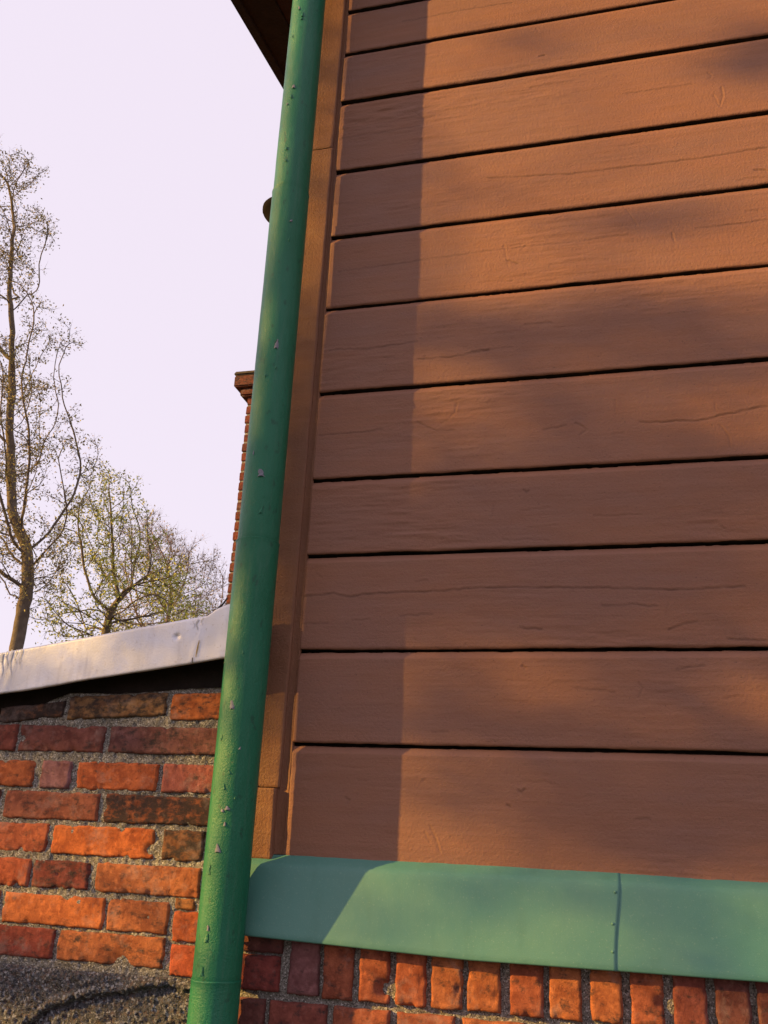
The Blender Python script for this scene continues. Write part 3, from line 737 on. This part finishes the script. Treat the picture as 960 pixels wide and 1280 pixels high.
# ------------------------------------------------------------------ TREES
def grow(seed, base, trunk_top, attr, step, infl, kill, iters=160, lean=(0, 0, 1)):
    nodes = [Vector(base)]; par = [-1]
    n = int((Vector(trunk_top)-Vector(base)).length/step)
    q = random.Random(seed)
    for i in range(1, n+1):
        p = Vector(base).lerp(Vector(trunk_top), i/n)+Vector((q.uniform(-1, 1), q.uniform(-1, 1), 0))*step*.10
        nodes.append(p); par.append(i-1)
    A = [Vector(a) for a in attr]; dirs0 = {}
    for it in range(iters):
        kd = kdtree.KDTree(len(nodes))
        for i, p in enumerate(nodes): kd.insert(p, i)
        kd.balance()
        acc = {}; keep = []
        for a in A:
            co, i, d = kd.find(a)
            if d < kill: continue
            keep.append(a)
            if d < infl:
                v = (a-co).normalized(); acc[i] = acc.get(i, Vector((0, 0, 0)))+v
        A = keep
        if not acc: break
        grew = False
        for i, v in acc.items():
            if v.length < 1e-3: continue
            v = v.normalized()+Vector((q.uniform(-1, 1), q.uniform(-1, 1), q.uniform(-.8, 1.0)))*.20
            prev = (nodes[i]-nodes[par[i]]).normalized() if par[i] >= 0 else Vector((0, 0, 1))
            v = (v.normalized()+prev*.75).normalized()
            p = nodes[i]+v*step
            if dirs0.get(i, 0) > 3: continue
            dirs0[i] = dirs0.get(i, 0)+1
            nodes.append(p); par.append(i); grew = True
        if not grew or len(nodes) > 9000: break
    return nodes, par
def tree_mesh(nodes, par, rtip, rbase, ex=2.3):
    n = len(nodes); ch = [[] for _ in range(n)]
    for i, p in enumerate(par):
        if p >= 0: ch[p].append(i)
    w = [0.]*n
    for i in range(n-1, -1, -1):
        w[i] = 1. if not ch[i] else sum(w[c] for c in ch[i])
    W0 = w[0]; rad = [rtip+(rbase-rtip)*((x/W0)**(1/ex)) - (rbase-rtip)*(1/W0)**(1/ex)*.9 for x in w]
    rad = [max(r, rtip) for r in rad]
    V = []; F = []
    idx = {}
    # chains follow the heaviest child
    stack = [0]; chains = []
    while stack:
        s = stack.pop(); chain = [s] if par[s] < 0 else [par[s], s]
        cur = s
        while ch[cur]:
            cs = sorted(ch[cur], key=lambda c: -w[c])
            for o in cs[1:]: stack.append(o)
            cur = cs[0]; chain.append(cur)
        chains.append(chain)
    for cn in chains:
        if len(cn) < 2: continue
        big = rad[cn[1]]
        k = 9 if big > .06 else (5 if big > .02 else 3)
        up = Vector((1, 0, 0)); start = len(V)
        pts = [nodes[i] for i in cn]
        for j, p in enumerate(pts):
            t = (pts[min(j+1, len(pts)-1)]-pts[max(j-1, 0)]).normalized()
            a = up-t*up.dot(t); a = a.normalized() if a.length > 1e-4 else Vector((0, 1, 0)); b = t.cross(a); up = a
            r = rad[cn[j]] if j > 0 or par[cn[0]] < 0 else min(rad[cn[0]], rad[cn[1]])
            if j == len(pts)-1: r *= .4
            for q in range(k):
                an = q*math.tau/k; V.append(p+(a*math.cos(an)+b*math.sin(an))*r)
        for j in range(len(pts)-1):
            for q in range(k): F.append((start+j*k+q, start+j*k+(q+1) % k, start+(j+1)*k+(q+1) % k, start+(j+1)*k+q))
    tips = [(nodes[i], (nodes[i]-nodes[par[i]]).normalized(), w[i]) for i in range(1, n) if w[i] <= 3]
    return [tuple(v) for v in V], F, tips
def leaves(tips, per, size, spread, seed, twig=0, twl=.25):
    q = random.Random(seed); V = []; F = []
    for p, d, w in tips:
        for _ in range(per):
            if q.random() < .12: continue
            c = p+Vector((q.gauss(0, 1), q.gauss(0, 1), q.gauss(0, 1)))*spread
            a = Vector((q.gauss(0, 1), q.gauss(0, 1), q.gauss(0, 1))).normalized(); b = a.cross(Vector((q.gauss(0, 1), q.gauss(0, 1), q.gauss(0, 1)))).normalized()
            s = size*q.uniform(.5, 1.3); i = len(V)
            V += [tuple(c-a*s), tuple(c+b*s*.45), tuple(c+a*s), tuple(c-b*s*.4+a.cross(b)*s*.3)]; F.append((i, i+1, i+2, i+3))
    TV = []; TF = []
    for p, d, w in tips:
        for _ in range(twig):
            e = p+(d+Vector((q.gauss(0, .6), q.gauss(0, .6), q.gauss(.15, .6)))).normalized()*twl*q.uniform(.4, 1.2)
            a = Vector((q.gauss(0, 1), q.gauss(0, 1), q.gauss(0, 1))).cross(e-p).normalized()*.0035; b = a.cross((e-p).normalized())
            i = len(TV); TV += [tuple(p+a), tuple(p-a*.5+b*.9), tuple(p-a*.5-b*.9), tuple(e)]; TF += [(i, i+1, i+3), (i+1, i+2, i+3), (i+2, i, i+3)]
    return V, F, TV, TF
def tree(name, label, dist, basepx, axis, n_attr, seed, step, rtip, rbase, leafmat, barkmat, per, size, spread, fork_py, twig=2, twl=.25, group=None, uprights=0, infl=5., kill=1.6, ex=2.3, clumps=60, csize=12):
    """axis = list of (py, px centre, half width in px) giving the crown's envelope at the tree's own distance"""
    q = random.Random(seed); Y = dist-2
    b = at(basepx, 790, Y); base = (b[0], Y, 0); tt = at(basepx, fork_py, Y)
    ys = [a[0] for a in axis]; att = []
    mpp = dist/FPX/.9
    cl_ = []
    while len(cl_) < clumps:
        py = q.uniform(min(ys), max(ys)); cx = np.interp(py, ys, [a[1] for a in axis]); hw = np.interp(py, ys, [a[2] for a in axis])
        a, r = q.uniform(0, math.tau), math.sqrt(q.uniform(.0, 1))*hw
        if q.random() > hw/max(a_[2] for a_ in axis)+.15: continue
        cl_.append((cx+r*math.cos(a), py, r*math.sin(a), q.uniform(.6, 1.3)))
    while len(att) < n_attr:
        cx, py, dz, k_ = q.choice(cl_); sg = csize*k_
        c = at(cx+q.gauss(0, sg), py+q.gauss(0, sg*.8), Y); c[1] += (dz+q.gauss(0, sg))*mpp
        att.append(c)
    nodes, par = grow(seed, base, (b[0], Y, tt[2]), att, step, step*infl*2.2, step*kill)
    V, F, tips = tree_mesh(nodes, par, rtip, rbase, ex)
    LV, LF, TV, TF = leaves(tips, per, size, spread, seed+1, twig, twl)
    t = thing(name, (base[0], Y, 0), label, 'tree', group)
    mk('trunk', V, F, barkmat, t)
    o = mk('crown', LV, LF, leafmat, t, False); mk('twigs', TV, TF, barkmat, t, False)
    return len(nodes), len(LF)
G = 'trees beyond the outbuilding'
tree('budding_tree', 'tall bare tree with brownish buds at the left edge', 14, 24, [(175,-20,34),(235,-26,72),(275,-30,84),(330,-32,70),(380,-20,98),(400,-15,108),(430,-15,88),(480,-8,88),(540,0,94),(600,8,90),(650,12,74),(700,16,54),(745,22,34)],
     6400, 4, .15, .005, .125, M_leaf1, M_bark, 14, .030, .08, 728, 3, .22, G, ex=2.0, infl=4.5, kill=1.15, clumps=170, csize=10)
tree('budding_tree', 'slender tree with fresh yellow green leaves behind the middle of the metal verge', 17, 133, [(600,142,10),(630,135,28),(655,132,40),(680,140,52),(710,150,80),(750,158,98),(800,150,85)],
     3400, 9, .16, .006, .11, M_leaf2, M_bark, 15, .036, .10, 765, 3, .26, G, ex=2.0, infl=5, kill=1.2, clumps=85, csize=10)
tree('budding_tree', 'low spreading tree with fine pinkish twigs beside the drainpipe', 24, 205, [(660,190,14),(690,205,46),(720,210,58),(760,222,66),(820,222,66)],
     3600, 14, .20, .006, .11, M_leaf3, M_bark3, 10, .034, .11, 800, 9, .38, G, ex=2.0, infl=5, kill=1.2, clumps=90, csize=10)
# unseen tree on the sunny side, its leaf clumps shaped to shade chosen spots
GD = 10.5
BL = [(800,275,95,20,1.3),(668,52,60,18,1.),(952,60,50,50,1.4),(760,410,230,34,1.8),(900,455,130,28,1.8),(560,415,60,34,1.4),(700,640,330,46,4.),(880,600,140,44,3.),
      (600,735,260,44,4.),(850,735,220,48,3.4),(560,830,60,20,1.6),(900,835,70,16,2.),(640,912,140,18,2.2),(880,930,140,30,3.),(790,1010,150,40,3.6),(900,1050,140,36,3.2),(700,1070,60,24,1.8),
      (720,560,260,150,.55),(700,880,260,170,.5),(620,480,200,60,.5),
      (650,1130,90,22,1.1),(860,1150,110,26,1.3),(560,1170,60,16,.6),(368,600,34,130,6.),(350,760,20,40,2.),(770,760,300,260,.9),(345,930,20,16,2.),(60,925,120,40,2.8),(200,950,60,26,1.8),(200,1015,80,20,2.),(50,1010,80,24,2.),(40,1190,50,24,1.6),(950,1240,60,30,1.6),
      (405,110,26,130,1.0),(385,420,26,110,1.4),(368,90,18,130,1.1,PY),(100,1245,150,30,3.),
      (335,420,26,190,2.2,PY),(316,650,24,90,2.,PY),(290,905,22,26,.9,PY),(215,795,90,30,2.4,VQ),(50,825,60,24,2.,VQ),(130,812,40,20,.7,VQ)]
q = random.Random(77); att = []; LV = []; LF = []
for px, py, hx, hy, od, *yy in BL:
    yy = yy[0] if yy else 0.
    c = at(px, py, yy); a = at(px+hx, py, yy)[0]-c[0]; b = abs(at(px, py-hy, yy)[2]-c[2])
    dd = GD+q.uniform(-1.0, 1.0)
    n_ = max(6, int(od*math.pi*a*math.sin(SUN_AZ)*b*1.6/.00055))
    for k in range(n_):
        p = Vector((c[0]+q.gauss(0, a*.6), yy, c[2]+q.gauss(0, b*.6)))+L*(dd+q.gauss(0, .25))
        if k % 9 == 0: att.append(tuple(p))
        u = Vector((q.gauss(0, 1), q.gauss(0, 1), q.gauss(0, 1))).normalized(); v = u.cross(Vector((q.gauss(0, 1), q.gauss(0, 1), q.gauss(0, 1)))).normalized()
        s_ = q.uniform(.016, .034); i = len(LV)
        LV += [tuple(p-u*s_), tuple(p+v*s_*.6), tuple(p+u*s_), tuple(p-v*s_*.55)]; LF.append((i, i+1, i+2, i+3))
side = Vector((-L.y, L.x, 0)).normalized()          # horizontal, square to the sun's direction
mid = Vector((-.3, 0, EYE+.9))+L*(GD+.3)
sgn = 1 if side.y > 0 else -1
tb = mid-side*sgn*1.9
for k in range(520):                                # the rest of the crown stands clear of the beam
    v = Vector((q.gauss(0, 1), q.gauss(0, 1), q.gauss(0, .8)))
    p = tb-side*sgn*.7+Vector((v.x*1.0, v.y*1.0, v.z*.9+.4))
    if abs((p-mid).dot(side)) < 1.0: continue
    att.append(tuple(p))
nodes, par = grow(31, (tb.x, tb.y, 0), (tb.x, tb.y, mid.z-1.3), att, .16, 4., .2)
V, F, tips = tree_mesh(nodes, par, .004, .13, 2.1)
tips = [t_ for t_ in tips if abs((t_[0]-mid).dot(side)) > 1.0]
V2, F2, TV, TF = leaves(tips, 8, .045, .14, 3, 1, .3)
o_ = len(LV); LV += V2; LF += [tuple(i+o_ for i in f) for f in F2]
t = thing('unseen_shade_tree', (tb.x, tb.y, 0), 'unseen budding tree towards the sun, leaf clumps shaped to dapple the house', 'tree')
mk('trunk', V, F, M_bark, t); mk('crown', LV, LF, M_leaf2, t, False)
